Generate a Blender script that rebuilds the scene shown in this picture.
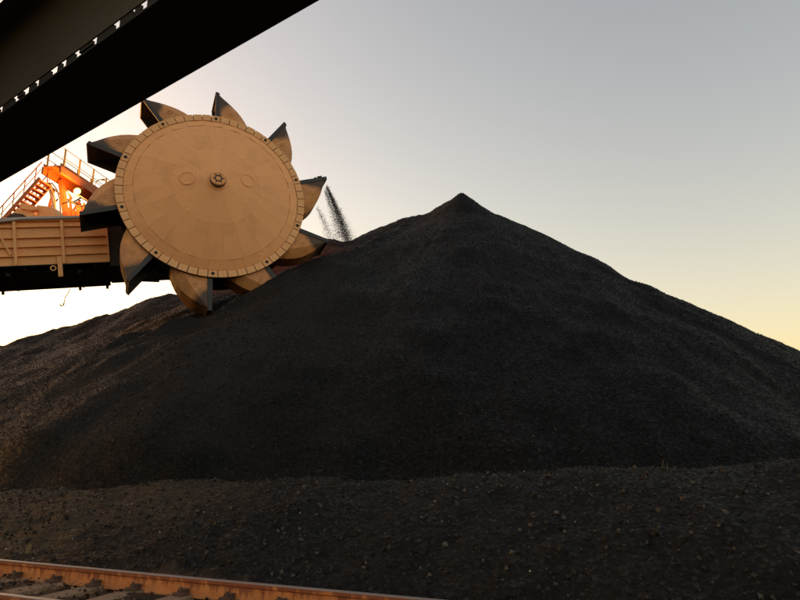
import bpy, math, random
import numpy as np
from mathutils import Vector, Matrix

for o in list(bpy.data.objects):
    bpy.data.objects.remove(o)
scene = bpy.context.scene
COL = scene.collection
R = math.radians
rnd = random.Random(7)

# ------------------------------------------------------------------ camera
PITCH = R(12.5)
F = 645.0                                   # focal length in pixels of an 800 wide picture
CAM = Vector((0, 0, 1.5))
cd = bpy.data.cameras.new('camera')
cam = bpy.data.objects.new('camera', cd)
COL.objects.link(cam)
cam.location = CAM
cam.rotation_euler = (math.pi / 2 + PITCH, 0, 0)
cd.sensor_width = 36
cd.lens = F / 800 * 36
cd.clip_end = 6000
cd.clip_start = 0.05
scene.camera = cam
scene.render.resolution_x = 1024
scene.render.resolution_y = 768

# ------------------------------------------------------------------ sky and sun
SUN_AZ, SUN_EL = R(-62), R(3.0)             # azimuth from the view direction, + to the right
world = bpy.data.worlds.new('World')
scene.world = world
world.use_nodes = True
nt = world.node_tree
nt.nodes.clear()
sky = nt.nodes.new('ShaderNodeTexSky')
sky.sky_type = 'NISHITA'
sky.sun_disc = False
sky.sun_elevation = SUN_EL
sky.sun_rotation = SUN_AZ
sky.altitude = 20
sky.air_density = 1.0
sky.dust_density = 2.5
sky.ozone_density = 0.3
bg = nt.nodes.new('ShaderNodeBackground')
bg.inputs['Strength'].default_value = 0.15
out = nt.nodes.new('ShaderNodeOutputWorld')
wb = nt.nodes.new('ShaderNodeMix')            # the camera's warm white balance, the same everywhere
wb.data_type = 'RGBA'
wb.blend_type = 'MULTIPLY'
wb.inputs[0].default_value = 1.0
wb.inputs[7].default_value = (1.14, 0.985, 0.99, 1)
nt.links.new(sky.outputs[0], wb.inputs[6])
nt.links.new(wb.outputs[2], bg.inputs[0])
nt.links.new(bg.outputs[0], out.inputs[0])

sl = bpy.data.lights.new('sun', 'SUN')
sl.energy = 0.28
sl.angle = R(0.6)
sl.color = (1.0, 0.42, 0.13)
sun = bpy.data.objects.new('sun', sl)
COL.objects.link(sun)
SDIR = Vector((math.sin(SUN_AZ) * math.cos(SUN_EL), math.cos(SUN_AZ) * math.cos(SUN_EL), math.sin(SUN_EL)))
sun.rotation_euler = SDIR.to_track_quat('Z', 'Y').to_euler()
sun.location = SDIR * 60 + Vector((0, 20, 10))

scene.view_settings.view_transform = 'Standard'
scene.view_settings.look = 'None'
scene.view_settings.exposure = 1.95
scene.view_settings.gamma = 1.0
scene.render.engine = 'CYCLES'

# ------------------------------------------------------------------ helpers
CP, SP = math.cos(PITCH), math.sin(PITCH)


def ray(px, py):
    a, b = (px - 400) / F, (300 - py) / F
    return Vector((a, CP - b * SP, SP + b * CP))


def at(px, py, y):
    d = ray(px, py)
    return CAM + d * (y / d.y)


def hit(px, py, P0, n):
    d = ray(px, py)
    return CAM + d * ((P0 - CAM).dot(n) / d.dot(n))


class MB:
    """collects shapes into one mesh"""

    def __init__(self):
        self.v, self.f, self.mi, self.m = [], [], [], 0

    def add(self, vs, fs):
        b = len(self.v)
        self.v += [tuple(p) for p in vs]
        for f in fs:
            self.f.append([b + i for i in f])
            self.mi.append(self.m)
        return self

    def hexa(self, p):                       # 8 points: bottom ring, top ring
        return self.add(p, [(3, 2, 1, 0), (4, 5, 6, 7), (0, 1, 5, 4), (1, 2, 6, 5), (2, 3, 7, 6), (3, 0, 4, 7)])

    def box(self, c, ax, ay, az):            # centre and three half-axis vectors
        c, ax, ay, az = Vector(c), Vector(ax), Vector(ay), Vector(az)
        return self.hexa([c - ax - ay - az, c + ax - ay - az, c + ax + ay - az, c - ax + ay - az,
                          c - ax - ay + az, c + ax - ay + az, c + ax + ay + az, c - ax + ay + az])

    def bar(self, a, b, w, h, up=(0, 0, 1)):  # box beam from a to b
        a, b = Vector(a), Vector(b)
        d = (b - a)
        L = d.length
        d.normalize()
        s = d.cross(Vector(up))
        if s.length < 1e-4:
            s = d.cross(Vector((1, 0, 0)))
        s.normalize()
        u = s.cross(d)
        return self.box((a + b) / 2, d * L / 2, s * w / 2, u * h / 2)

    def tube(self, pts, r, n=8, cap=True):
        pts = [Vector(p) for p in pts]
        rings = []
        for i, p in enumerate(pts):
            d = (pts[min(i + 1, len(pts) - 1)] - pts[max(i - 1, 0)]).normalized()
            s = d.cross(Vector((0, 0, 1)))
            if s.length < 1e-3:
                s = d.cross(Vector((1, 0, 0)))
            s.normalize()
            u = s.cross(d)
            rr = r[i] if isinstance(r, (list, tuple)) else r
            rings.append([p + (s * math.cos(2 * math.pi * k / n) + u * math.sin(2 * math.pi * k / n)) * rr for k in range(n)])
        vs = [q for rg in rings for q in rg]
        fs = []
        for i in range(len(pts) - 1):
            for k in range(n):
                k2 = (k + 1) % n
                fs.append((i * n + k, i * n + k2, (i + 1) * n + k2, (i + 1) * n + k))
        if cap:
            fs.append(tuple(range(n))[::-1])
            fs.append(tuple((len(pts) - 1) * n + k for k in range(n)))
        return self.add(vs, fs)

    def lathe(self, prof, n=64, M=None, closed=True):   # (r,z) profile about local z
        vs, fs = [], []
        m = len(prof)
        for k in range(n):
            a = 2 * math.pi * k / n
            for r, z in prof:
                p = Vector((r * math.cos(a), r * math.sin(a), z))
                vs.append(M @ p if M else p)
        for k in range(n):
            k2 = (k + 1) % n
            for j in range(m if closed else m - 1):
                j2 = (j + 1) % m
                fs.append((k * m + j, k2 * m + j, k2 * m + j2, k * m + j2))
        return self.add(vs, fs)

    def build(self, name, mat, parent=None, smooth=False, bevel=0):
        me = bpy.data.meshes.new(name)
        me.from_pydata(self.v, [], self.f)
        for m in (mat if isinstance(mat, (list, tuple)) else [mat]):
            me.materials.append(m)
        me.polygons.foreach_set('material_index', self.mi)
        if smooth:
            me.polygons.foreach_set('use_smooth', [True] * len(me.polygons))
        me.update()
        o = bpy.data.objects.new(name, me)
        COL.objects.link(o)
        if parent is not None:
            o.parent = parent
        if bevel:
            b = o.modifiers.new('bevel', 'BEVEL')
            b.width = bevel
            b.segments = 2
            b.limit_method = 'ANGLE'
            b.angle_limit = R(40)
        return o


def empty(name, M=None):
    o = bpy.data.objects.new(name, None)
    o.empty_display_size = 0.3
    COL.objects.link(o)
    if M is not None:
        o.matrix_world = M
    return o


def tag(o, label=None, cat=None, group=None, kind=None):
    for k, v in (('label', label), ('category', cat), ('group', group), ('kind', kind)):
        if v:
            o[k] = v
    return o


def copy(o, parent=None):
    c = o.copy()
    COL.objects.link(c)
    if parent is not None:
        c.parent = parent
    return c


# ------------------------------------------------------------------ materials
class Mat:
    def __init__(self, name):
        self.m = bpy.data.materials.new(name)
        self.m.use_nodes = True
        self.t = self.m.node_tree
        self.b = self.t.nodes['Principled BSDF']
        self.tc = self.t.nodes.new('ShaderNodeTexCoord')

    def n(self, kind, **kw):
        x = self.t.nodes.new(kind)
        for k, v in kw.items():
            if k in x.inputs:
                x.inputs[k].default_value = v
            else:
                setattr(x, k, v)
        return x

    def l(self, a, b):
        self.t.links.new(a, b)

    def noise(self, scale, detail=4, rough=0.55, vec=None, stretch=None):
        x = self.n('ShaderNodeTexNoise', Scale=scale, Detail=detail, Roughness=rough)
        v = vec or self.tc.outputs['Object']
        if stretch:
            mp = self.n('ShaderNodeMapping')
            mp.inputs['Scale'].default_value = stretch
            self.l(v, mp.inputs[0])
            v = mp.outputs[0]
        self.l(v, x.inputs['Vector'])
        return x.outputs['Fac']

    def ramp(self, fac, stops):
        x = self.n('ShaderNodeValToRGB')
        e = x.color_ramp.elements
        while len(e) < len(stops):
            e.new(0.5)
        for i, (p, c) in enumerate(stops):
            e[i].position = p
            e[i].color = (c[0], c[1], c[2], 1) if isinstance(c, (tuple, list)) else (c, c, c, 1)
        self.l(fac, x.inputs[0])
        return x.outputs[0]

    def mix(self, fac, a, b, mode='MIX'):
        x = self.n('ShaderNodeMix', data_type='RGBA', blend_type=mode)
        for i, s in ((0, fac), (6, a), (7, b)):
            if hasattr(s, 'is_linked'):
                self.l(s, x.inputs[i])
            elif i == 0:
                x.inputs[0].default_value = s
            else:
                x.inputs[i].default_value = (s[0], s[1], s[2], 1)
        return x.outputs[2]

    def math(self, op, a, b=0.0, clamp=False):
        x = self.n('ShaderNodeMath', operation=op, use_clamp=clamp)
        for i, s in ((0, a), (1, b)):
            if hasattr(s, 'is_linked'):
                self.l(s, x.inputs[i])
            else:
                x.inputs[i].default_value = s
        return x.outputs[0]

    def bump(self, h, strength=0.3, dist=0.02, prev=None):
        x = self.n('ShaderNodeBump', Strength=strength, Distance=dist)
        self.l(h, x.inputs['Height'])
        if prev:
            self.l(prev, x.inputs['Normal'])
        return x.outputs[0]

    def done(self, color=None, rough=0.6, normal=None, metal=0.0, spec=None):
        if color is not None:
            if hasattr(color, 'is_linked'):
                self.l(color, self.b.inputs['Base Color'])
            else:
                self.b.inputs['Base Color'].default_value = (*color, 1)
        if hasattr(rough, 'is_linked'):
            self.l(rough, self.b.inputs['Roughness'])
        else:
            self.b.inputs['Roughness'].default_value = rough
        if normal is not None:
            self.l(normal, self.b.inputs['Normal'])
        self.b.inputs['Metallic'].default_value = metal
        if spec is not None:
            self.b.inputs['Specular IOR Level'].default_value = spec
        return self.m


def paint(name, c, dirt=(0.05, 0.035, 0.022), amount=0.5, scale=1.2, rough=0.6, streak=None):
    m = Mat(name)
    oi = m.n('ShaderNodeObjectInfo')
    add = m.n('ShaderNodeVectorMath', operation='ADD')
    sc = m.n('ShaderNodeVectorMath', operation='SCALE')
    cmb = m.n('ShaderNodeCombineXYZ')
    for i in range(3):
        m.l(oi.outputs['Random'], cmb.inputs[i])
    m.l(cmb.outputs[0], sc.inputs[0])
    sc.inputs['Scale'].default_value = 37.0
    m.l(m.tc.outputs['Object'], add.inputs[0])
    m.l(sc.outputs[0], add.inputs[1])
    v = add.outputs[0]
    big = m.noise(scale, 5, 0.6, v)
    fine = m.noise(scale * 14, 4, 0.6, v)
    lo = tuple(x * 0.82 for x in c)
    hi = tuple(min(1, x * 1.1) for x in c)
    col = m.mix(m.ramp(big, [(0.3, 0.0), (0.7, 1.0)]), lo, hi)
    # every plate a slightly different age
    col = m.mix(0.06, col, m.ramp(oi.outputs['Random'], [(0.0, tuple(x * 0.5 for x in c)), (1.0, tuple(min(1, x * 1.35) for x in c))]))
    d = m.math('MULTIPLY', m.ramp(big, [(0.48, 0.0), (0.75, 1.0)]), m.ramp(fine, [(0.35, 0.0), (0.7, 1.0)]))
    d = m.math('MULTIPLY', d, amount)
    col = m.mix(d, col, dirt)
    if streak:
        s = m.noise(6, 3, 0.6, v, streak)
        col = m.mix(m.math('MULTIPLY', m.ramp(s, [(0.55, 0.0), (0.8, 1.0)]), 0.25), col, dirt)
    nrm = m.bump(fine, 0.15, 0.01)
    return m.done(col, m.ramp(fine, [(0.2, rough - 0.1), (0.8, rough + 0.15)]), nrm)


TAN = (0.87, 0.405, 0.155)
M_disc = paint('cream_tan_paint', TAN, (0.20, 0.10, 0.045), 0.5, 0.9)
M_rim = paint('rim_paint', (0.82, 0.42, 0.17), (0.12, 0.07, 0.035), 0.4, 1.5)
M_boom = paint('boom_paint', (0.86, 0.42, 0.16), (0.12, 0.06, 0.03), 0.45, 1.1, streak=(0.4, 0.4, 3.0))
M_orange = paint('orange_steel_paint', (0.45, 0.125, 0.03), (0.06, 0.03, 0.015), 0.6, 1.5)
M_rail_paint = paint('yellow_railing_paint', (0.62, 0.36, 0.06), (0.1, 0.05, 0.02), 0.3, 2)
M_dark = paint('grimy_dark_steel', (0.035, 0.028, 0.022), (0.012, 0.011, 0.01), 0.6, 1.0, 0.7)
M_pipe = paint('galvanised_pipe', (0.34, 0.31, 0.28), (0.06, 0.05, 0.04), 0.5, 3, 0.5)
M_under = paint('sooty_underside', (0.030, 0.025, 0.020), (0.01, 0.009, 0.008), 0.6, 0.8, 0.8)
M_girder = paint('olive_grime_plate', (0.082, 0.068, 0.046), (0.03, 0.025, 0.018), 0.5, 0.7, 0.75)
M_deck = paint('grey_green_deck', (0.07, 0.08, 0.075), (0.02, 0.02, 0.018), 0.4, 0.7, 0.7)
M_black = paint('coal_blackened_steel', (0.03, 0.027, 0.025), (0.01, 0.009, 0.008), 0.6, 2.0, 0.55)


def bucket_mat():
    m = Mat('worn_bucket_paint')
    oi = m.n('ShaderNodeObjectInfo')
    # position: mesh is laid out with the lip on +x, body trailing in -y
    sep = m.n('ShaderNodeSeparateXYZ')
    m.l(m.tc.outputs['Object'], sep.inputs[0])
    off = m.n('ShaderNodeCombineXYZ')
    for i in range(3):
        m.l(m.math('MULTIPLY', oi.outputs['Random'], 29.0), off.inputs[i])
    add = m.n('ShaderNodeVectorMath', operation='ADD')
    m.l(m.tc.outputs['Object'], add.inputs[0])
    m.l(off.outputs[0], add.inputs[1])
    big = m.noise(1.6, 5, 0.6, add.outputs[0])
    fine = m.noise(18, 4, 0.65, add.outputs[0])
    col = m.mix(m.ramp(big, [(0.3, 0.0), (0.7, 1.0)]), (0.46, 0.195, 0.068), (0.74, 0.33, 0.10))
    # coal soot worn in behind the lip and out towards the tip
    tipd = m.math('ADD', m.math('MULTIPLY', sep.outputs[0], 1.0), m.math('MULTIPLY', sep.outputs[1], 1.35))
    tipd = m.math('ADD', tipd, m.math('MULTIPLY', m.math('SUBTRACT', big, 0.5), 1.4))
    soot = m.ramp(m.math('MULTIPLY', m.math('SUBTRACT', tipd, 3.55), 1.2, True), [(0.0, 0.0), (0.5, 1.0)])
    soot = m.math('MULTIPLY', soot, 0.92)
    grime = m.math('MULTIPLY', m.ramp(fine, [(0.48, 0.0), (0.72, 1.0)]), 0.5)
    col = m.mix(grime, col, (0.06, 0.04, 0.028))
    col = m.mix(soot, col, (0.028, 0.024, 0.021))
    return m.done(col, 0.6, m.bump(fine, 0.2, 0.01))


M_bucket = bucket_mat()


def coal_mat(name, c0, c1, scale, earth_light=None, bump=0.6, dist=0.06, stain=None):
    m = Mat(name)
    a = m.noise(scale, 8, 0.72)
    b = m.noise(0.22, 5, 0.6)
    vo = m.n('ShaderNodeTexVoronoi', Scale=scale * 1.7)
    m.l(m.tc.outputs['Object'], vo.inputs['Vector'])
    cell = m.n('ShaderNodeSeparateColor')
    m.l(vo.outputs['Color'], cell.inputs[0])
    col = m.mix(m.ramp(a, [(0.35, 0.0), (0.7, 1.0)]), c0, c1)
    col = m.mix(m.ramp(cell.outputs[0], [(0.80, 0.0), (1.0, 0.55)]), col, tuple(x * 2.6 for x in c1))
    for patch in (earth_light or []):
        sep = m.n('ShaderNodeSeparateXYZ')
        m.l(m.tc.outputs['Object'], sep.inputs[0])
        # dirt on the bank, painted light on the pile, each round its own centre
        dx = m.math('MULTIPLY', m.math('SUBTRACT', sep.outputs[0], patch[0]), 1 / patch[2])
        dy = m.math('MULTIPLY', m.math('SUBTRACT', sep.outputs[1], patch[1]), 1 / patch[3])
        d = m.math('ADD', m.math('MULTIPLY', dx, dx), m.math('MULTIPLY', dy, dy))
        d = m.math('ADD', d, m.math('MULTIPLY', m.math('SUBTRACT', m.noise(patch[5], 6, 0.65), 0.5), 1.6))
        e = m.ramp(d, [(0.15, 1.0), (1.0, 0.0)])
        col = m.mix(m.math('MULTIPLY', e, 0.9), col, m.mix(a, tuple(x * 0.5 for x in patch[4]), patch[4]))
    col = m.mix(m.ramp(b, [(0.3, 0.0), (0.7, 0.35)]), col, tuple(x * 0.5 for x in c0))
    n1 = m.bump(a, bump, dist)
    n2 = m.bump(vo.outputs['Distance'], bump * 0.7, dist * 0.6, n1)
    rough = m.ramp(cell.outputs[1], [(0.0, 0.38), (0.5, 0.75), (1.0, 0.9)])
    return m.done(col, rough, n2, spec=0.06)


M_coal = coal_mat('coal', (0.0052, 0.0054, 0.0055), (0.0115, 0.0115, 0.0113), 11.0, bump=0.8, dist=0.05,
                  earth_light=[(-11.0, 23.0, 14.0, 12.0, (0.040, 0.0375, 0.035), 0.5), (-7.0, 30.8, 5.0, 3.0, (0.22, 0.062, 0.03), 0.9)])  # left slope lightened for sky glow, slot wall reddened for low sun, both painted
M_berm = coal_mat('coal_and_dirt', (0.0085, 0.0087, 0.0082), (0.027, 0.0265, 0.0255), 16.0,
                  earth_light=[(-7.6, 10.8, 6.0, 3.6, (0.13, 0.098, 0.064), 0.8), (-5.2, 7.1, 3.6, 1.0, (0.24, 0.15, 0.095), 2.5)], bump=0.9, dist=0.04)
M_ground = coal_mat('dark_dusty_ground', (0.03, 0.026, 0.022), (0.06, 0.052, 0.044), 6.0, bump=0.5, dist=0.03)


def lump_mat(name, c0, c1, rough=0.5):
    m = Mat(name)
    g = m.n('ShaderNodeNewGeometry')
    col = m.mix(m.math('POWER', g.outputs['Random Per Island'], 2.5), c0, c1)
    return m.done(col, m.ramp(g.outputs['Random Per Island'], [(0, rough - 0.15), (1, rough + 0.3)]), spec=0.12)


M_lump = lump_mat('coal_lump', (0.0075, 0.0075, 0.0075), (0.060, 0.058, 0.055), 0.6)
M_lump2 = lump_mat('dirt_lump', (0.014, 0.0125, 0.011), (0.10, 0.09, 0.078), 0.65)
M_stone = lump_mat('pale_stone', (0.08, 0.07, 0.058), (0.50, 0.43, 0.36), 0.7)
M_ballast = lump_mat('dusty_ballast', (0.02, 0.015, 0.011), (0.34, 0.20, 0.12), 0.75)


def rust_mat():
    m = Mat('rusty_rail_steel')
    sep = m.n('ShaderNodeSeparateXYZ')
    m.l(m.tc.outputs['Object'], sep.inputs[0])
    a = m.noise(2.2, 6, 0.65)
    s = m.noise(11.0, 5, 0.65, None, (1.0, 1.0, 0.12))
    f = m.noise(60, 5, 0.65)
    col = m.mix(m.ramp(a, [(0.3, 0.0), (0.7, 1.0)]), (0.46, 0.15, 0.045), (0.82, 0.35, 0.11))
    # shade under the head painted dark, broken up by rust drips of uneven length
    edge = m.math('ADD', sep.outputs[2], m.math('MULTIPLY', m.math('SUBTRACT', s, 0.5), 0.45))
    edge = m.math('ADD', edge, m.math('MULTIPLY', m.math('SUBTRACT', a, 0.5), 0.30))
    k = m.ramp(m.math('MULTIPLY', m.math('SUBTRACT', edge, 0.095), 14.0, True), [(0.0, 0.0), (1.0, 0.9)])
    col = m.mix(k, col, m.mix(f, (0.10, 0.028, 0.014), (0.34, 0.085, 0.032)))
    col = m.mix(m.ramp(f, [(0.48, 0.0), (0.75, 0.55)]), col, (0.16, 0.055, 0.025))
    return m.done(col, 0.8, m.bump(f, 0.5, 0.006))


M_rust = rust_mat()
mm = Mat('worn_rail_head')
M_head = mm.done(mm.mix(mm.noise(5, 4, 0.6, None, (0.3, 3, 3)), (0.46, 0.40, 0.36), (0.30, 0.21, 0.17)), 0.35, None, 0.6)
M_sleeper = paint('dusty_concrete_sleeper', (0.26, 0.165, 0.10), (0.02, 0.016, 0.012), 1.0, 2.4, 0.85)
M_clip = paint('rusty_clip', (0.10, 0.055, 0.035), (0.03, 0.02, 0.015), 0.5, 8, 0.7)
mm = Mat('dry_grass')
M_grass = mm.done(mm.mix(mm.noise(9), (0.16, 0.13, 0.045), (0.30, 0.25, 0.10)), 0.8)
mm = Mat('sodium_lamp_glow')
mm.b.inputs['Emission Color'].default_value = (1.0, 0.5, 0.1, 1)
mm.b.inputs['Emission Strength'].default_value = 0.6
M_glow = mm.done((0.9, 0.7, 0.4), 0.4)

# ------------------------------------------------------------------ noise fields
_seed = np.random.RandomState(11).permutation(4096)


def vnoise(x, y, seed=0):
    xi, yi = np.floor(x).astype(np.int64), np.floor(y).astype(np.int64)
    fx, fy = x - xi, y - yi
    fx, fy = fx * fx * fx * (fx * (fx * 6 - 15) + 10), fy * fy * fy * (fy * (fy * 6 - 15) + 10)

    def h(a, b):
        return _seed[(_seed[(a + seed * 131) & 4095] + b) & 4095] / 2048.0 - 1.0
    return (h(xi, yi) * (1 - fx) * (1 - fy) + h(xi + 1, yi) * fx * (1 - fy)
            + h(xi, yi + 1) * (1 - fx) * fy + h(xi + 1, yi + 1) * fx * fy)


def fbm(x, y, f0, octv, seed=0, gain=0.5):
    s, a = 0, 1.0
    for k in range(octv):
        s = s + a * vnoise(x * f0 + 17.3 * k, y * f0 - 9.1 * k, seed + k)
        a *= gain
        f0 *= 2.03
    return s


# ------------------------------------------------------------------ the coal pile
SLOPE = 0.66
APEX = at(462, 203, 33.0)


def P3(px, py, y):
    p = at(px, py, y)
    return (p.x, p.y, p.z)


RIDGES = [
    # main ridge: back of the heap running right to left, dipping where the wheel has dug
    [tuple(APEX), P3(436, 211, 33.4), P3(404, 218, 34.2), P3(380, 226, 34.8), P3(352, 241, 34.5), P3(325, 237, 33.0), P3(300, 258, 32.0)],
    # broad shoulder to the right of the peak
    [tuple(APEX), P3(497, 216, 33.4), P3(528, 229, 33.8)],
    # lip of coal left standing in front of the wheel
    [P3(404, 222, 32.5), P3(372, 241, 29.0), P3(335, 252, 26.8), P3(300, 268, 25.2), P3(258, 291, 24.2), P3(215, 313, 23.6), P3(170, 322, 23.6), P3(95, 346, 24.2), P3(0, 396, 25.0), P3(-140, 470, 25.5)],
    # bench behind the boom, its unseen left end raised to block the sun
    [P3(246, 284, 34.0), P3(215, 292, 35.0), P3(170, 295, 36.0), P3(125, 310, 36.5), P3(88, 322, 37.0), P3(48, 330, 37.5), P3(0, 347, 38.0), (-30.0, 40.5, 7.6), (-38.0, 43.0, 13.5), (-44.0, 45.0, 15.5), (-61.0, 52.0, 15.5)],
    [(-38.0, 43.0, 13.5), (-35.0, 37.0, 11.2)],  # spur added out of view, screening the pile's left foot from low sun
]


def pile_h(x, y):
    fade = np.clip(np.hypot(x - APEX.x, y - APEX.y) / 7 - 0.1, 0, 1) * 0.35
    wob_x = x + fade * fbm(x, y, 0.35, 3, 5)
    wob_y = y + fade * fbm(x, y, 0.35, 3, 9)
    best = np.full(x.shape, -50.0)
    for rg in RIDGES:
        for (a, b) in zip(rg[:-1], rg[1:]):
            dx, dy = b[0] - a[0], b[1] - a[1]
            L2 = dx * dx + dy * dy
            t = np.clip(((wob_x - a[0]) * dx + (wob_y - a[1]) * dy) / L2, 0, 1)
            d = np.hypot(wob_x - a[0] - t * dx, wob_y - a[1] - t * dy)
            z = a[2] + t * (b[2] - a[2]) - SLOPE * d
            # smooth maximum
            k = 0.22
            hh = np.clip(0.5 + 0.5 * (z - best) / k, 0, 1)
            best = best * (1 - hh) + z * hh + k * hh * (1 - hh)
    best = best + 0.62 * np.clip(1 - np.hypot(x - APEX.x, y - APEX.y) / 1.9, 0, 1)
    return best


def pile_z(x, y, detail=True):
    z = pile_h(x, y)
    if detail:
        r = np.hypot(x - APEX.x, y - APEX.y)
        az = np.arctan2(y - APEX.y, x - APEX.x)
        # rills running down the dip of the heap
        am = np.clip((r - 1.0) / 9.0, 0, 1)
        rill = vnoise(az * 9, r * 0.05, 31) * 0.13 + vnoise(az * 26, r * 0.08, 32) * 0.08 + vnoise(az * 70, r * 0.12, 33) * 0.03
        z = z + rill * am
        z = z + 0.05 * fbm(x, y, 0.5, 3, 41) * np.clip(r / 5, 0.2, 1) + 0.022 * fbm(x, y, 2.3, 3, 51)
        c = x * 0.3676 + y * 0.93
        z = z - np.clip(11.6 - c, 0, 3) * 0.8
        # flattening toe
        toe = 0.45 - np.clip(11.6 - c, 0, 3) * 0.8
        k = 0.9
        hh = np.clip(0.5 + 0.5 * (z - toe) / k, 0, 1)
        z = toe * (1 - hh) + z * hh + k * hh * (1 - hh) * 0.6
    return z


def grid_mesh(name, xs, ys, zf, mat, smooth=True):
    X, Y = np.meshgrid(xs, ys)
    Z = zf(X, Y)
    nx, ny = len(xs), len(ys)
    co = np.stack([X, Y, Z], -1).reshape(-1, 3).astype(np.float32)
    idx = np.arange(nx * ny).reshape(ny, nx)
    q = np.stack([idx[:-1, :-1], idx[:-1, 1:], idx[1:, 1:], idx[1:, :-1]], -1).reshape(-1, 4).astype(np.int32)
    return raw_mesh(name, co, q, mat, smooth)


def raw_mesh(name, co, faces, mat, smooth=False):
    me = bpy.data.meshes.new(name)
    nf, k = faces.shape
    me.vertices.add(len(co))
    me.vertices.foreach_set('co', co.astype(np.float32).ravel())
    me.loops.add(nf * k)
    me.loops.foreach_set('vertex_index', faces.astype(np.int32).ravel())
    me.polygons.add(nf)
    me.polygons.foreach_set('loop_start', np.arange(0, nf * k, k, dtype=np.int32))
    me.polygons.foreach_set('loop_total', np.full(nf, k, dtype=np.int32))
    me.polygons.foreach_set('use_smooth', np.full(nf, smooth, dtype=bool))
    me.update(calc_edges=True)
    me.materials.append(mat)
    o = bpy.data.objects.new(name, me)
    COL.objects.link(o)
    return o


# ground to the horizon
g = MB()
g.add([(-3000, -3000, -0.06), (3000, -3000, -0.06), (3000, 3000, -0.06), (-3000, 3000, -0.06)], [(0, 1, 2, 3)])
tag(g.build('ground', M_ground), kind='structure')

# track axes: N_T points from the camera across the track, D_T runs along it
D_T = Vector((0.93, -0.3676, 0)).normalized()
N_T = Vector((0.3676, 0.93, 0)).normalized()
C_RAIL1, C_RAIL2 = 5.60, 4.40
RAIL_TOP = 0.20


def berm_z(x, y, detail=True):
    c = x * N_T.x + y * N_T.y                # distance across the track
    s = x * D_T.x + y * D_T.y                # along the track, + to the right
    cw = c + 0.22 * fbm(x, y, 0.4, 3, 61)
    crest_c = 9.5 + 0.25 * vnoise(s * 0.25, s * 0 + 3.1, 62)
    # crest rises to the right
    cz = 0.98 + 0.046 * (s + 3.7) + 0.05 * vnoise(s * 0.6, s * 0, 63)
    cz = np.clip(cz, 0.30, 1.6)
    t = np.clip((cw - 6.15) / (crest_c - 6.15), 0, 1)
    up = t ** 0.85 * (1 - 0.25 * t * (1 - t))
    front = -0.02 + (cz + 0.02) * np.sin(up * np.pi / 2) ** 1.1
    back = cz - 0.42 * np.clip(cw - crest_c, 0, 9)
    z = np.where(cw < crest_c, front, back)
    if detail:
        am = np.clip((c - 5.9) / 1.2, 0.12, 1)
        z = z + am * (0.065 * fbm(x, y, 0.8, 3, 71) + 0.026 * fbm(x, y, 3.2, 4, 72, 0.6))
        z = np.where(c < 6.0, np.minimum(z, 0.05) + 0.035 * np.exp(-((c - 4.92) / 0.22) ** 2) + 0.025 + 0.012 * fbm(x, y, 2.5, 3, 75)
                     + 0.072 * np.exp(-((c - 5.30) / 0.20) ** 2) * np.clip(0.75 + 0.9 * fbm(x, y, 1.6, 3, 77) - 0.09 * (s + 8.0), 0, 1), z)
    return z


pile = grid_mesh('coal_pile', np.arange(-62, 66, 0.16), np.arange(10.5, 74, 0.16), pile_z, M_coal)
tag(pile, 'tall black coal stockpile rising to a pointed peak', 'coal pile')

berm = grid_mesh('coal_berm', np.arange(-20, 13, 0.045), np.arange(3.0, 18, 0.045),
                 lambda X, Y: np.where(X * N_T.x + Y * N_T.y > 11.6, np.minimum(berm_z(X, Y), 0.25), berm_z(X, Y)), M_berm)
tag(berm, 'low dirt and coal bank between the track and the stockpile', 'coal bank')

OCT = np.array([(1, 0, 0), (-1, 0, 0), (0, 1, 0), (0, -1, 0), (0, 0, 1), (0, 0, -1)], float)
OCF = np.array([(0, 2, 4), (2, 1, 4), (1, 3, 4), (3, 0, 4), (2, 0, 5), (1, 2, 5), (3, 1, 5), (0, 3, 5)])


def lumps(name, P, size, mat, seed):
    rs = np.random.RandomState(seed)
    n = len(P)
    # random rotation matrices from quaternions
    q = rs.normal(size=(n, 4))
    q /= np.linalg.norm(q, axis=1)[:, None]
    w, x, y, z = q.T
    Rm = np.stack([1 - 2 * (y * y + z * z), 2 * (x * y - z * w), 2 * (x * z + y * w),
                   2 * (x * y + z * w), 1 - 2 * (x * x + z * z), 2 * (y * z - x * w),
                   2 * (x * z - y * w), 2 * (y * z + x * w), 1 - 2 * (x * x + y * y)], 1).reshape(n, 3, 3)
    V = OCT[None] * rs.uniform(0.55, 1.25, (n, 6, 1)) + rs.normal(0, 0.18, (n, 6, 3))
    V = np.einsum('nij,nkj->nki', Rm, V) * size[:, None, None] + P[:, None, :]
    Fc = (OCF[None] + (np.arange(n) * 6)[:, None, None]).reshape(-1, 3)
    return raw_mesh(name, V.reshape(-1, 3), Fc, mat)


rs = np.random.RandomState(3)
# lumps of coal over the visible faces of the pile
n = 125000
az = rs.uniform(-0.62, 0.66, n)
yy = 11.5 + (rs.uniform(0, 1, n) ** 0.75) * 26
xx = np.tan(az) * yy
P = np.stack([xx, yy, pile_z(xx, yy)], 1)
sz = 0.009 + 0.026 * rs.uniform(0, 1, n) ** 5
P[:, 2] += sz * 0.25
tag(lumps('pile_coal_lumps', P, sz, M_lump, 4), 'loose lumps of coal covering the stockpile', 'coal', kind='stuff')
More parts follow.
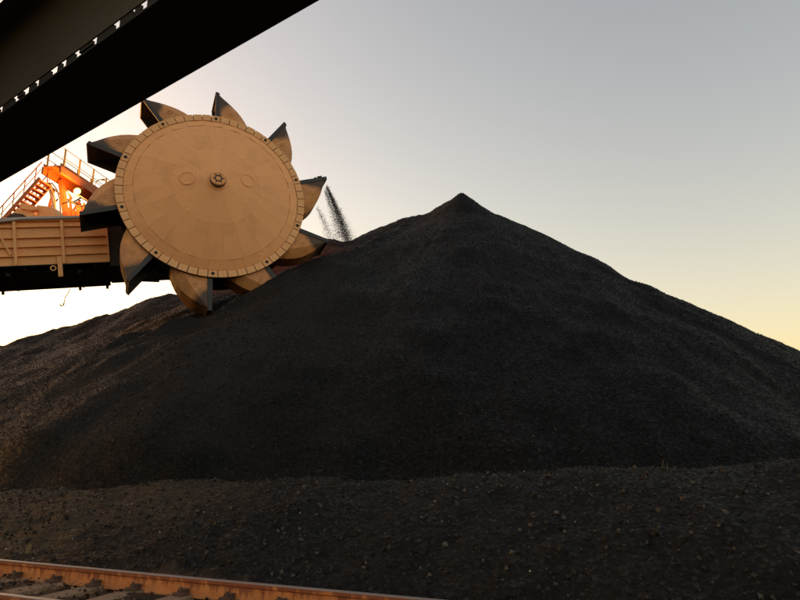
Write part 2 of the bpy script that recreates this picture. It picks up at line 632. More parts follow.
# lumps over the bank
n = 60000
xx, yy = rs.uniform(-13, 9, n), rs.uniform(4.5, 15.5, n)
c = xx * N_T.x + yy * N_T.y
k = (c > 5.95) & (c < 11.2)
xx, yy = xx[k], yy[k]
P = np.stack([xx, yy, berm_z(xx, yy)], 1)
sz = 0.006 + 0.03 * rs.uniform(0, 1, len(xx)) ** 6
P[:, 2] += sz * 0.3
tag(lumps('bank_lumps', P, sz, M_lump2, 5), 'small lumps of coal and dirt strewn over the bank', 'coal', kind='stuff')
n = 3200
xx, yy = rs.uniform(-12, 8, n), rs.uniform(4.5, 14.5, n)
c = xx * N_T.x + yy * N_T.y
k = (c > 6.0) & (c < 10.0) & (rs.uniform(0, 1, n) < np.clip(0.75 - xx * 0.05, 0.25, 1))
xx, yy = xx[k], yy[k]
P = np.stack([xx, yy, berm_z(xx, yy)], 1)
sz = 0.003 + 0.017 * rs.uniform(0, 1, len(xx)) ** 5
P[:, 2] += sz * 0.3
tag(lumps('pale_stones', P, sz, M_stone, 6), 'scattered pale stones on the dark bank', 'stones', kind='stuff')
# ballast beside and between the rails, thickest at the left
n = 26000
s_, c_ = rs.uniform(-16, 3, n), rs.uniform(3.3, 5.95, n)
k = (rs.uniform(0, 1, n) < np.clip(0.9 - (s_ + 7.5) * 0.22, 0.25, 1))
s_, c_ = s_[k], c_[k]
k = (np.abs(c_ - C_RAIL1) > 0.10) & (np.abs(c_ - C_RAIL2) > 0.10)
s_, c_ = s_[k], c_[k]
xx, yy = s_ * D_T.x + c_ * N_T.x, s_ * D_T.y + c_ * N_T.y
near = np.exp(-((c_ - C_RAIL1 + 0.2) / 0.22) ** 2) * np.clip((-s_ - 4.5) / 2.5, 0, 1)
sz = 0.006 + 0.026 * rs.uniform(0, 1, len(xx)) ** 4
P = np.stack([xx, yy, 0.045 + near * 0.06 * rs.uniform(0.2, 1, len(xx))], 1)
tag(lumps('ballast', P, sz, M_ballast, 7), 'dusty ballast stones heaped along the rails', 'ballast', kind='stuff')

# ------------------------------------------------------------------ the track
track = empty('rail_track', Matrix.Translation((N_T * C_RAIL1)))
tag(track, 'rusty rail track on sleepers at the lower left', 'rail track')
MT = Matrix.Translation(-(N_T * C_RAIL1))


def tp(s, c, z):                              # along, across, up in the track's own frame
    return D_T * s + N_T * (c - C_RAIL1) + Vector((0, 0, z))


def rail_part(cc):
    prof = [(-0.075, 0.03), (0.075, 0.03), (0.075, 0.045), (0.022, 0.065), (0.020, 0.150), (0.036, 0.165), (0.036, 0.193),
            (-0.036, 0.193), (-0.036, 0.165), (-0.020, 0.150), (-0.022, 0.065), (-0.075, 0.045)]
    m = MB()
    ss = [-40, -20, -14, -10, -8, -6, -4, -2, 0, 2, 4, 10, 30]
    vs = [tp(s, cc + a, z) for s in ss for a, z in prof]
    k = len(prof)
    fs = [(i * k + j, i * k + (j + 1) % k, (i + 1) * k + (j + 1) % k, (i + 1) * k + j) for i in range(len(ss) - 1) for j in range(k)]
    m.add(vs, fs)
    o = m.build('rail', M_rust, track)
    h = MB()
    h.hexa([tp(-40, cc - 0.033, 0.194), tp(30, cc - 0.033, 0.194), tp(30, cc + 0.033, 0.194), tp(-40, cc + 0.033, 0.194),
            tp(-40, cc - 0.026, 0.201), tp(30, cc - 0.026, 0.201), tp(30, cc + 0.026, 0.201), tp(-40, cc + 0.026, 0.201)])
    tag(h.build('running_surface', M_head, o), 'worn shiny rail top')
    return o


rail_part(C_RAIL1)
rail_part(C_RAIL2)
slp = MB().hexa([tp(-0.13, 3.9, -0.1), tp(0.13, 3.9, -0.1), tp(0.13, 6.05, -0.1), tp(-0.13, 6.05, -0.1),
                 tp(-0.11, 3.92, 0.055), tp(0.11, 3.92, 0.055), tp(0.11, 6.03, 0.055), tp(-0.11, 6.03, 0.055)]).build('sleeper', M_sleeper, track, bevel=0.012)
cl = MB()
cl.box(tp(0, -0.115 + C_RAIL1, 0.045), D_T * 0.06, N_T * 0.05, Vector((0, 0, 0.015)))
cl.box(tp(0, -0.075 + C_RAIL1, 0.068), D_T * 0.035, N_T * 0.04, Vector((0, 0, 0.014)))
cl.tube([tp(0, -0.12 + C_RAIL1, 0.05), tp(0, -0.12 + C_RAIL1, 0.11)], 0.016, 6)
cl.tube([tp(-0.03, -0.12 + C_RAIL1, 0.08), tp(0.03, -0.10 + C_RAIL1, 0.085), tp(0.05, -0.06 + C_RAIL1, 0.082)], 0.011, 6)
cl.v = [(a_, b_, c2_ + 0.022) for a_, b_, c2_ in cl.v]
clp = cl.build('rail_clip', M_clip, track)
first = True
for i in range(-20, 16):
    s = -3.35 + i * 0.56 + rnd.uniform(-0.03, 0.03)
    o = slp if first else copy(slp, track)
    o.location = D_T * s
    o.rotation_euler.z = rnd.uniform(-0.03, 0.03)
    for k, cc in enumerate((C_RAIL1, C_RAIL2)):
        for side in (0, 1):
            if side == 1 and k == 0:
                continue
            o = clp if first else copy(clp, track)
            first = False
            o.location = D_T * s + N_T * (cc - C_RAIL1) + (N_T * 0.0)
            if side == 1:
                o.rotation_euler.z = math.pi
    first = False

# ------------------------------------------------------------------ the bucket wheel
TH, PH, RHO, PHASE = 0.417395618, 0.356477357, 0.13609699, 1.50576164
DW = 26.0


def cam2w(v):
    return Vector((v[0], -v[2] * CP - v[1] * SP, -v[2] * SP + v[1] * CP))


Nc = Vector((math.sin(TH) * math.cos(PH), math.sin(PH), math.cos(TH) * math.cos(PH)))
Uc = Vector((0, 1, 0)).cross(Nc).normalized()
Vc = Nc.cross(Uc)
NW, UW, VW = cam2w(Nc), cam2w(Uc), cam2w(Vc)
CW = CAM + cam2w(Vector(((214.470932 - 400) / F, (300 - 192.782106) / F, -1))) * DW
RD = RHO * DW                                   # radius of the bolt circle, about 3.54 m
MW = Matrix((UW, VW, NW)).transposed().to_4x4()
MW.translation = CW
wheel = empty('bucket_wheel', MW)
tag(wheel, 'large tan bucket wheel with ten scoop buckets digging into the coal', 'bucket wheel')


def pol(r, a, z):
    return Vector((r * math.cos(a), r * math.sin(a), z))


def sector(m, r0, z0, r1, z1, a0, a1, th, n=1):
    """thick flat plate between two radii and two angles"""
    for k in range(n):
        b0, b1 = a0 + (a1 - a0) * k / n, a0 + (a1 - a0) * (k + 1) / n
        m.hexa([pol(r0, b0, z0 - th), pol(r1, b0, z1 - th), pol(r1, b1, z1 - th), pol(r0, b1, z0 - th),
                pol(r0, b0, z0), pol(r1, b0, z1), pol(r1, b1, z1), pol(r0, b1, z0)])
    return m


# backing drum behind the face
d = MB()
d.lathe([(3.30, -0.07), (3.68, -0.07), (3.68, -0.14), (3.45, -0.16), (3.40, -1.50), (3.60, -1.52), (3.60, -1.60), (2.4, -1.60), (2.4, -0.5)], 120)
d.build('drum', M_black, wheel, smooth=False)
# rim segments, six to a bucket
seg = math.pi * 2 / 60
proto = sector(MB(), 0.963 * RD, 0.02, 1.042 * RD, 0.02, -seg / 2 + 0.0042, seg / 2 - 0.0042, 0.05, 2).build('rim_segment', M_rim, wheel, bevel=0.006)
for k in range(60):
    o = proto if k == 0 else copy(proto, wheel)
    o.rotation_euler.z = PHASE + k * seg
    o.location.z = rnd.uniform(-0.003, 0.003)
# ring of bolts at the bucket roots
bm_ = MB()
bm_.lathe([(0.0, 0.0), (0.062, 0.0), (0.062, 0.028), (0.03, 0.036), (0.0, 0.036)], 12, Matrix.Translation((RD, 0, 0.022)), closed=False)
bolt = bm_.build('pin_bolt', M_under, wheel)
# face plates: outer band, main cone, inner cone
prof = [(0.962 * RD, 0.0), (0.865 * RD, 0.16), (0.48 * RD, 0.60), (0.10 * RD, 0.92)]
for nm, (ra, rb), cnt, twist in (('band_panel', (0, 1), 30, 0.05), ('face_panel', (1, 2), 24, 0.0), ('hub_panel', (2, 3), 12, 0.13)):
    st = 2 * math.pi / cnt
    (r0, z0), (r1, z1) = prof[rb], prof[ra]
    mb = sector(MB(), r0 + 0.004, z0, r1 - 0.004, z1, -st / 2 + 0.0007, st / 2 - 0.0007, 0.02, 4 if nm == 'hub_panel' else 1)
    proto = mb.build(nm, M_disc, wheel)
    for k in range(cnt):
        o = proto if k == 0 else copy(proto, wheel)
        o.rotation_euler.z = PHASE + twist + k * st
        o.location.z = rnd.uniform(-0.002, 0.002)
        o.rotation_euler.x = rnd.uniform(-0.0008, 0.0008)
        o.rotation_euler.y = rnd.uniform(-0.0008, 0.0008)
bc = MB()
bc.lathe([(r_, z_ - 0.035) for r_, z_ in prof] + [(0.05, 0.7), (0.48 * RD, 0.4), (0.865 * RD, -0.04), (0.962 * RD, -0.068)], 120)
bc.build('face_backing', M_rim, wheel)
# hub
h = MB()
h.lathe([(0.0, 0.86), (0.40, 0.86), (0.40, 0.925), (0.325, 0.95), (0.325, 0.99), (0.295, 1.0), (0.295, 1.13), (0.265, 1.165), (0.235, 1.165), (0.225, 1.15), (0.0, 1.15)], 40, closed=False)
hub = h.build('hub', M_disc, wheel, smooth=False)
h = MB()
h.lathe([(0.297, 1.0), (0.313, 1.005), (0.313, 1.10), (0.297, 1.105)], 40)
tag(h.build('seal_ring', M_black, hub), 'black seal ring round the hub')
h = MB()
h.lathe([(0.12, 1.151), (0.15, 1.165), (0.12, 1.175), (0.10, 1.165)], 24)
for k in range(6):
    a = k * math.pi / 3
    h.lathe([(0.0, 1.151), (0.024, 1.151), (0.024, 1.178), (0.0, 1.178)], 6, Matrix.Translation((0.19 * math.cos(a), 0.19 * math.sin(a), 0)), closed=False)
h.build('end_cap', M_black, hub)
# two round inspection covers on the inner cone
for (ang, rr) in ((PHASE + R(86.8), 0.318 * RD), (PHASE - R(74.6), 0.352 * RD)):
    zc = 0.92 - (rr - 0.1 * RD) / (0.38 * RD) * 0.32
    tilt = math.atan2(0.32, 0.38 * RD)
    Mx = Matrix.Translation(pol(rr, ang, zc - 0.005)) @ Matrix.Rotation(ang, 4, 'Z') @ Matrix.Rotation(tilt, 4, 'Y')
    c_ = MB()
    c_.lathe([(0.0, 0.012), (0.255, 0.012), (0.255, -0.02)], 32, Mx, closed=False)
    cov = c_.build('inspection_cover', M_disc, wheel)
    c_ = MB()
    c_.lathe([(0.256, -0.02), (0.285, -0.02), (0.285, 0.028), (0.256, 0.028)], 32, Mx)
    c_.build('cover_rim', M_disc, cov)

# buckets: laid out about the wheel axis with the lip at angle 0 and the body trailing
W_B, Z_B = 1.36, -0.13
SEC = [  # angle, top radius, crease radius, chamfer
    (-0.8, 1.405, 1.400, 0.00), (-3.2, 1.362, 1.335, 0.05), (-6.0, 1.326, 1.268, 0.10), (-9.0, 1.292, 1.200, 0.16), (-12.0, 1.254, 1.135, 0.21),
    (-15.0, 1.212, 1.075, 0.25), (-18.0, 1.160, 1.025, 0.27), (-21.5, 1.092, 0.985, 0.28), (-25.0, 1.02, 0.965, 0.29), (-26.5, 0.975, 0.96, 0.29)]
b = MB()
vs = []
for ang, rt, rc, ch in SEC:
    a = R(ang)
    for r, z in ((0.955, 0), (rc, 0), (rt, -ch), (rt, -W_B + ch), (rc, -W_B), (0.955, -W_B)):
        vs.append(pol(r * RD, a, Z_B + z))
fs = []
for i in range(len(SEC) - 1):
    for j in range(5):
        fs.append((i * 6 + j, (i + 1) * 6 + j, (i + 1) * 6 + j + 1, i * 6 + j + 1))
fs.append(tuple((len(SEC) - 1) * 6 + j for j in range(6)))
b.add(vs, fs)
bucket = b.build('bucket', [M_bucket, M_black], wheel)
sd = bucket.modifiers.new('plate', 'SOLIDIFY')
sd.thickness = 0.035
sd.offset = -1
sd.material_offset = 1
sd.material_offset_rim = 1
lp = MB()
a0 = R(-0.8)
tn, lead = 1.405 * RD, R(0.35)
for z in (Z_B + 0.008, Z_B - W_B - 0.008):      # side cutters
    zz = (z - 0.022, z + 0.022)
    wd = 0.21
    pr, pt = pol(1.0 * RD, R(0.2), 0), pol(1.418 * RD, R(0.1), 0)
    bk = Vector((0, -wd, 0))
    bk2 = Vector((-0.02, -0.13, 0))
    lp.hexa([pr + Vector((0, 0, zz[0])), pt + Vector((0, 0, zz[0])), pt + bk2 + Vector((0, 0, zz[0])), pr + bk + Vector((0, 0, zz[0])),
             pr + Vector((0, 0, zz[1])), pt + Vector((0, 0, zz[1])), pt + bk2 + Vector((0, 0, zz[1])), pr + bk + Vector((0, 0, zz[1]))])
pt = pol(1.418 * RD, R(0.1), Z_B - W_B / 2)
lp.hexa([pt + Vector((-0.05, 0.01, -W_B / 2 - 0.012)), pt + Vector((0.012, 0.01, -W_B / 2 - 0.012)), pt + Vector((-0.045, -0.17, -W_B / 2 - 0.012)), pt + Vector((-0.10, -0.16, -W_B / 2 - 0.012)),
         pt + Vector((-0.05, 0.01, W_B / 2 + 0.012)), pt + Vector((0.012, 0.01, W_B / 2 + 0.012)), pt + Vector((-0.045, -0.17, W_B / 2 + 0.012)), pt + Vector((-0.10, -0.16, W_B / 2 + 0.012))])
lip = lp.build('cutting_lip', M_black, bucket)
rg = MB()                                       # lifting eye plate on the cheek
rg.lathe([(0.05, 0.0), (0.085, 0.0), (0.085, 0.02), (0.05, 0.02)], 16, Matrix.Translation((1.13 * RD, -0.62, Z_B + 0.001)))
eye = rg.build('eye_plate', M_bucket, bucket)
for k in range(10):
    ang = PHASE - k * math.pi / 5
    if k == 0:
        bk_ = bucket
        bo = bolt
    else:
        bk_ = copy(bucket, wheel)
        copy(lip, bk_)
        copy(eye, bk_)
        bo = copy(bolt, wheel)
    bk_.rotation_euler.z = ang
    bo.rotation_euler.z = ang

# coal riding in the bucket that is just coming up on the right
ang2 = PHASE - 2 * math.pi / 5
rs = np.random.RandomState(21)
n = 1500
aa = ang2 + np.radians(rs.uniform(-7, 1.5, n))
rr = RD * (1.05 + (np.interp(np.degrees(aa - ang2), [-7, 0, 2], [1.26, 1.385, 1.40]) - 1.05) * rs.uniform(0, 1, n) ** 0.6)
zz = Z_B - rs.uniform(0.12, W_B - 0.12, n)
top = np.clip((rr / RD - 1.18) / 0.2, 0, 1)
aa = aa + np.radians(1.2) * top * np.sin(np.pi * (-(zz - Z_B)) / W_B)
Pl = np.stack([rr * np.cos(aa), rr * np.sin(aa), zz], 1)
Mn = np.array(MW)
Pw = Pl @ Mn[:3, :3].T + Mn[:3, 3]
tag(lumps('bucket_coal', Pw, rs.uniform(0.02, 0.07, n), M_lump, 8), 'coal heaped in the rising bucket at the right of the wheel', 'coal', kind='stuff')

# coal spilling from that bucket
rs = np.random.RandomState(22)
tip = MW @ pol(1.40 * RD, ang2, Z_B - W_B * 0.3)
yd = tip.y
sp = []
for (x0, y0, x1, y1, n, w0, w1, pw) in ((327, 187, 347.5, 242, 5000, 0.05, 0.19, 0.6), (326.5, 186, 349, 242, 12000, 0.05, 0.36, 0.8), (325, 190, 341, 242, 4500, 0.06, 0.30, 0.9), (317, 207, 331, 240, 2200, 0.06, 0.3, 0.8)):
    t = rs.uniform(0, 1, n) ** pw
    A_, B_ = at(x0, y0, yd), at(x1, y1, yd + 0.5)
    for tt in t:
        p = A_.lerp(B_, tt)
        w = w0 + (w1 - w0) * tt
        sp.append((p.x + rs.normal(0, w * 0.5) + 0.16 * (tt - tt * tt) * 0.8, p.y + rs.normal(0, w), p.z + rs.normal(0, 0.05)))
sp = np.array(sp)
tag(lumps('falling_coal', sp, 0.004 + 0.013 * rs.uniform(0, 1, len(sp)) ** 3, M_lump, 9), 'stream of coal grains falling from the right hand bucket', 'falling coal', kind='stuff')

# ------------------------------------------------------------------ the boom
NH = Vector((NW.x, NW.y, 0)).normalized()       # towards the camera side
DH = Vector((-NH.y, NH.x, 0))                   # along the boom, towards the wheel (right)
LUFF = R(9.0)
E1 = (DH * math.cos(LUFF) + Vector((0, 0, math.sin(LUFF)))).normalized()
E3 = (Vector((0, 0, math.cos(LUFF))) - DH * math.sin(LUFF)).normalized()
PB = CW - NH * 2.35                             # near face of the boom lies behind the wheel
O_B = hit(109, 262.5, PB, NH)
TOPP = hit(109, 219.5, PB, NH)
HB = (TOPP - O_B).dot(E3)
MBm = Matrix((E1, -NH, E3)).transposed().to_4x4()   # local x along the boom, y away from camera, z up
MBm.translation = O_B
boom = empty('reclaimer_boom', MBm)
tag(boom, 'tan ribbed box boom reaching in from the left behind the wheel', 'boom')
LB, WB = 24.0, 3.3


def bx(m, x0, x1, y0, y1, z0, z1):
    return m.box(((x0 + x1) / 2, (y0 + y1) / 2, (z0 + z1) / 2), ((x1 - x0) / 2, 0, 0), (0, (y1 - y0) / 2, 0), (0, 0, (z1 - z0) / 2))


ribs = [0.0, 0.21 * HB, 0.41 * HB, 0.61 * HB, 0.85 * HB, HB]
stf = [0.0, -1.61, -3.25, -4.9, -6.5, -8.1, -9.8, -11.5, -14, -18, -24]
for i in range(len(stf) - 1):
    for j in range(5):
        bx(MB(), stf[i + 1] + 0.005, stf[i] - 0.005, 0.0 + 0.003 * ((i + j) % 2), 0.03, ribs[j] + 0.005, ribs[j + 1] - 0.005).build('side_panel', M_boom, boom)
for j in range(1, 5):
    bx(MB(), -LB, 0.02, -0.11, 0.0, ribs[j] - 0.012, ribs[j] + 0.018).build('rib', M_boom, boom, bevel=0.004)
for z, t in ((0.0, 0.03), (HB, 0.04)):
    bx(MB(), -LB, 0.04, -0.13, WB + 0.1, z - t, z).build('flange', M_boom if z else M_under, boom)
for s in stf[1:]:
    bx(MB(), s - 0.055, s + 0.055, -0.15, -0.003, 0.003, HB - 0.045).build('stiffener', M_boom, boom, bevel=0.006)
bx(MB(), -0.02, 0.035, -0.15, WB, 0.003, HB - 0.045).build('end_plate', M_boom, boom)
bx(MB(), -LB, -0.02, WB - 0.03, WB, 0.003, HB - 0.045).build('far_panel', M_boom, boom)
# bracket that hangs below the second stiffener, diagonal brace, lifting ring
bx(MB(), -1.84, -1.67, -0.17, -0.05, -0.52, 0.30).build('hanger_bracket', M_boom, boom, bevel=0.006)
MB().bar((-3.78, -0.06, 1.35), (-3.42, -0.06, 0.45), 0.08, 0.08, (0, 1, 0)).build('brace', M_boom, boom)
m = MB()
m.lathe([(0.07, -0.02), (0.11, -0.02), (0.11, 0.02), (0.07, 0.02)], 20, Matrix.Translation((-2.0, -0.1, -0.16)) @ Matrix.Rotation(R(90), 4, 'X'))
m.build('lifting_ring', M_boom, boom)
# underside: cross beams, a return belt on idlers
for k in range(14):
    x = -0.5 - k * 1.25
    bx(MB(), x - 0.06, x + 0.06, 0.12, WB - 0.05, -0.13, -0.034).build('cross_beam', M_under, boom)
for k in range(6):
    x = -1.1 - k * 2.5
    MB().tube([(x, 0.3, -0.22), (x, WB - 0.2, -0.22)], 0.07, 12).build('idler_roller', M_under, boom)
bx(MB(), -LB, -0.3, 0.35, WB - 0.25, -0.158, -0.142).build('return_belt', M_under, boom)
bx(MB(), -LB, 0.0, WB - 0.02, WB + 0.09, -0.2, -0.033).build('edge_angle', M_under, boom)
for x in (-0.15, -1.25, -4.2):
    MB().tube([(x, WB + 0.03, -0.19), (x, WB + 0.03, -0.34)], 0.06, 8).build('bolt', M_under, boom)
# pipe and hose tray along the top edge
MB().tube([(-4.1, -0.16, HB - 0.10), (-3.0, -0.16, HB + 0.03), (-1.0, -0.16, HB + 0.05), (0.0, -0.16, HB + 0.05)], 0.055, 10).build('pipe', M_pipe, boom, smooth=True)
MB().tube([(-4.3, -0.05, HB + 0.05), (-2.6, -0.04, HB + 0.12), (0.0, -0.04, HB + 0.13)], 0.045, 10).build('pipe', M_pipe, boom, smooth=True)
# chute and shaft housing behind the wheel
m = MB()
m.lathe([(0.0, -0.9), (0.9, -0.9), (1.25, -0.2), (1.25, 1.0), (0.0, 1.0)], 36, MBm.inverted() @ MW @ Matrix.Translation((0, 0, -3.0)), closed=False)
m.build('bearing_housing', M_dark, boom)
m = MB()
bx(m, 0.036, 3.6, -0.02, WB - 0.2, -0.15, HB - 0.2)
m.build('boom_nose', M_dark, boom)
m = MB()
m.hexa([(0.2, 0.1, -0.16), (2.0, 0.1, -0.35), (2.0, 2.6, -0.35), (0.2, 2.6, -0.16), (0.2, 0.1, 1.0), (2.0, 0.1, 1.0), (2.0, 2.6, 1.0), (0.2, 2.6, 1.0)])
m.build('chute', M_dark, boom)

# hook dangling on a wire below the boom
hk = empty('hanging_hook', Matrix.Translation(hit(70, 289, PB - NH * WB, NH)))
tag(hk, 'small hook dangling on a thin wire below the boom', 'hook')
MB().tube([(0, 0, 0), (-0.06, 0, -0.18), (-0.17, 0, -0.38), (-0.19, 0, -0.62)], 0.016, 6).build('wire', M_black, hk)
MB().tube([(-0.19, 0, -0.62), (-0.20, 0, -0.72), (-0.30, 0, -0.76), (-0.36, 0, -0.70)], 0.028, 8).build('hook', M_black, hk)

# ------------------------------------------------------------------ gear housing on the boom
yb = 28.5
gp = at(28, 222, yb)
gear = empty('gear_housing', Matrix.Translation(gp))
tag(gear, 'tan gear housing with a rounded hub plate on top of the boom', 'gear housing')


def rel(px, py, y, o):
    return at(px, py, y) - o


def plate(name, pix, y, th, mat, parent, org):
    a = [rel(px, py, y, org) for px, py in pix]
    k = len(a)
    b_ = [p + Vector((0.12, 1, 0)).normalized() * th for p in a]
    m = MB()
    m.add(a + b_, [tuple(range(k)), tuple(range(2 * k - 1, k - 1, -1))] + [(i, i + k, (i + 1) % k + k, (i + 1) % k) for i in range(k)])
    return m.build(name, mat, parent, bevel=0.01)


plate('side_plate', [(37, 226), (36.5, 205), (52, 207), (55, 212), (56.5, 226)], yb + 0.15, 0.7, M_boom, gear, gp)
arc = [(36 - 17 * math.sin(t) * 0 - 0, 0) for t in [0]]
q = []
cx, cy = 17, 226
for k in range(9):
    t = R(-4 + 78 * k / 8)
    q.append((cx + 20.5 * math.cos(t), cy - 21.5 * math.sin(t)))
plate('round_plate', q + [(11, 214), (6, 226)], yb, 0.5, M_boom, gear, gp)
for (px, py) in ((29, 211), (33, 216.5), (22, 207.5)):
    MB().tube([rel(px, py, yb - 0.06, gp), rel(px, py, yb + 0.02, gp)], 0.07, 10).build('bolt', M_boom, gear)
plate('cover_arm', [(19, 204.5), (22, 202.5), (35, 206), (36, 209), (33, 210.5), (20, 208.5)], yb - 0.12, 0.3, M_boom, gear, gp)
plate('drive_motor', [(6, 225), (7, 216), (14, 213), (22, 214), (22, 225)], yb - 0.3, 0.6, M_dark, gear, gp)

# ------------------------------------------------------------------ stairs, walkway and lamp on the machine behind
WD = Vector((0.12, 0.99, 0)).normalized()       # walkway runs away from the camera
SDR = Vector((WD.y, -WD.x, 0))                  # stairs rise this way (to the right)
ys = 33.0
A = at(-16, 240, ys)
B = at(44, 180.5, ys)
stair = empty('access_stair', Matrix.Translation(A))
tag(stair, 'orange steel access stair climbing behind the boom', 'stair')
rise = B - A
rise = SDR * rise.dot(SDR) + Vector((0, 0, rise.z))
WS = 0.95
for k in (0, 1):
    MB().bar(WD * (k * WS), rise + WD * (k * WS), 0.05, 0.2).build('stringer', M_orange, stair)
NTR = 15
tr = MB().box((0, 0, 0), SDR * 0.13, WD * (WS / 2 - 0.03), Vector((0, 0, 0.03))).build('tread', M_orange, stair)
for k in range(NTR):
    o = tr if k == 0 else copy(tr, stair)
    o.location = rise * ((k + 0.5) / NTR) + WD * (WS / 2)
for k in (0, 1):
    off = WD * (k * WS) + Vector((0, 0, 0.95))
    MB().tube([off, rise + off], 0.03, 6).build('handrail', M_orange, stair)
    MB().tube([off - Vector((0, 0, 0.45)), rise + off - Vector((0, 0, 0.45))], 0.02, 6).build('handrail', M_orange, stair)
    for j in range(5):
        p = rise * ((j + 0.5) / 5) + WD * (k * WS)
        MB().tube([p, p + Vector((0, 0, 0.95))], 0.025, 6).build('post', M_orange, stair)

yw = 33.3
Wp = at(43, 166.5, yw)
walk = empty('elevated_walkway', Matrix.Translation(Wp))
tag(walk, 'orange walkway with yellow railing posts above the boom', 'walkway')
LW = 7.5
WX = SDR
m = MB()
for xo in (0.0, 1.05):
    MB().bar(WX * xo + Vector((0, 0, -0.22)), WD * LW + WX * xo + Vector((0, 0, -0.22)), 0.12, 0.40).build('beam', M_orange, walk)
gr = MB().box((0, 0, 0), WD * 0.21, WX * 0.52, Vector((0, 0, 0.02))).build('floor_plate', M_orange, walk)
for k in range(17):
    o = gr if k == 0 else copy(gr, walk)
    o.location = WD * (0.25 + 0.44 * k) + WX * 0.525 + Vector((0, 0, 0.01))
pst = MB().bar((0, 0, 0), (0, 0, 1.12), 0.075, 0.075).build('railing_post', M_rail_paint, walk)
npst = 0
for xo in (0.02, 1.03):
    for k in range(6):
        o = pst if npst == 0 else copy(pst, walk)
        npst += 1
        o.location = WX * xo + WD * (0.3 + 1.35 * k)
    for z in (0.56, 1.10):
        MB().tube([WX * xo + WD * 0.1 + Vector((0, 0, z)), WX * xo + WD * LW + Vector((0, 0, z))], 0.02, 6).build('railing_bar', M_pipe, walk)
    MB().bar(WX * xo + Vector((0, 0, 0.1)), WX * xo + WD * LW + Vector((0, 0, 0.1)), 0.015, 0.15).build('toe_board', M_orange, walk)
for k in range(5):
    p = WX * 0.0 + WD * (0.9 + 1.35 * k) + Vector((0, 0, 0.1))
    MB().bar(p, p + Vector((0.04, 0, 0.42)), 0.08, 0.05).build('bracket', M_orange, walk)


# legs that carry the walkway
def leg(pa, pb, y0, y1, w, mat, nm='leg'):
    a, b_ = at(*pa, y0) - Wp, at(*pb, y1) - Wp
    return MB().bar(a, b_, w, w, (0, 1, 0)).build(nm, mat, walk)


leg((61, 181), (67.5, 226), 34.6, 34.2, 0.26, M_orange)
leg((49, 183), (58.5, 226), 34.0, 33.8, 0.14, M_pipe)
leg((54, 189), (44, 226), 34.3, 34.3, 0.11, M_orange)
leg((78, 202), (90, 226), 35.6, 35.6, 0.18, M_orange)
leg((80, 200), (64, 226), 35.7, 35.7, 0.09, M_orange, 'brace')
leg((48, 184), (62, 196), 34.1, 34.4, 0.07, M_dark, 'brace')
leg((66, 199), (82, 206), 34.9, 35.6, 0.08, M_dark, 'brace')
leg((72, 203), (84, 196), 35.2, 35.6, 0.06, M_dark, 'brace')
for (pts, r_) in (([(46, 186), (52, 183), (57, 190), (60, 200), (61, 226)], 0.035), ([(43, 190), (50, 187), (55, 197), (57, 226)], 0.03), ([(31, 194), (42, 183)], 0.03),
                  ([(67, 192), (74, 197), (80, 196), (88, 201)], 0.03), ([(62, 204), (70, 201), (79, 207), (86, 205)], 0.035)):
    MB().tube([at(px, py, 33.9) - Wp for px, py in pts], r_, 6).build('conduit', M_dark if r_ > 0.03 else M_pipe, walk)
for (a_, b_, w_) in (((60, 222), (84, 206), 0.07), ((62, 208), (86, 222), 0.07), ((57, 214), (90, 214), 0.08), ((70, 198), (72, 226), 0.10), ((84, 203), (83, 226), 0.10), ((45, 213), (58, 199), 0.06), ((34, 190), (47, 186), 0.06), ((64, 186), (72, 199), 0.08)):
    leg(a_, b_, 35.0, 35.2, w_, M_orange, 'brace')
cab = at(71, 222, 34.8)
eb = empty('junction_box', Matrix.Translation(cab))
tag(eb, 'orange steel cabinets behind the boom below the walkway', 'cabinet')
for (x0, x1, y0, y1) in ((64.5, 70.5, 207, 226), (71.5, 75, 210, 226), (76, 81, 205, 226), (82, 88, 209, 226)):
    plate('cabinet', [(x0, y1), (x0, y0), (x1, y0 + 0.6), (x1, y1)], 34.8, 0.35, M_orange, eb, cab)

# lit sodium floodlight
lp_ = at(77.5, 191.5, 34.2)
fl = empty('floodlight', Matrix.Translation(lp_))
tag(fl, 'glowing orange floodlight hung on the walkway beam', 'floodlight')
m = MB()
m.box((0, 0.12, 0.0), (0.16, 0, 0), (0, 0.10, 0), (0, 0, 0.15))
m.build('housing', M_dark, fl, bevel=0.02)
m = MB()
m.lathe([(0.0, 0.0), (0.20, 0.0), (0.21, 0.03), (0.16, 0.09), (0.0, 0.13)], 20, Matrix.Rotation(R(90), 4, 'X'), closed=False)
m.build('lens', M_glow, fl, smooth=True)
MB().tube([(-0.2, 0.1, 0), (-0.2, 0.15, 0.28), (0.2, 0.15, 0.28), (0.2, 0.1, 0)], 0.02, 6).build('yoke', M_dark, fl)
ld = bpy.data.lights.new('sodium_light', 'POINT')
ld.energy = 170
ld.color = (1.0, 0.36, 0.05)
ld.shadow_soft_size = 0.15
lo = bpy.data.objects.new('sodium_light', ld)
COL.objects.link(lo)
lo.location = lp_ + Vector((0.0, -0.5, -0.15))

# gooseneck lamp arm beyond the railing
gp2 = at(95, 196, 37.5)
gn = empty('gooseneck_lamp', Matrix.Translation(gp2))
tag(gn, 'thin gooseneck lamp arm beyond the yellow railing', 'lamp')
MB().tube([rel(95, 196, 37.5, gp2), rel(95, 186, 37.5, gp2), rel(96, 182, 37.5, gp2), rel(98.5, 180, 37.5, gp2), rel(102, 179.5, 37.5, gp2)], 0.03, 8).build('arm', M_rail_paint, gn)
MB().tube([rel(101.5, 179.5, 37.5, gp2), rel(104.5, 179.8, 37.5, gp2)], [0.045, 0.075], 8).build('lamp_head', M_rail_paint, gn)

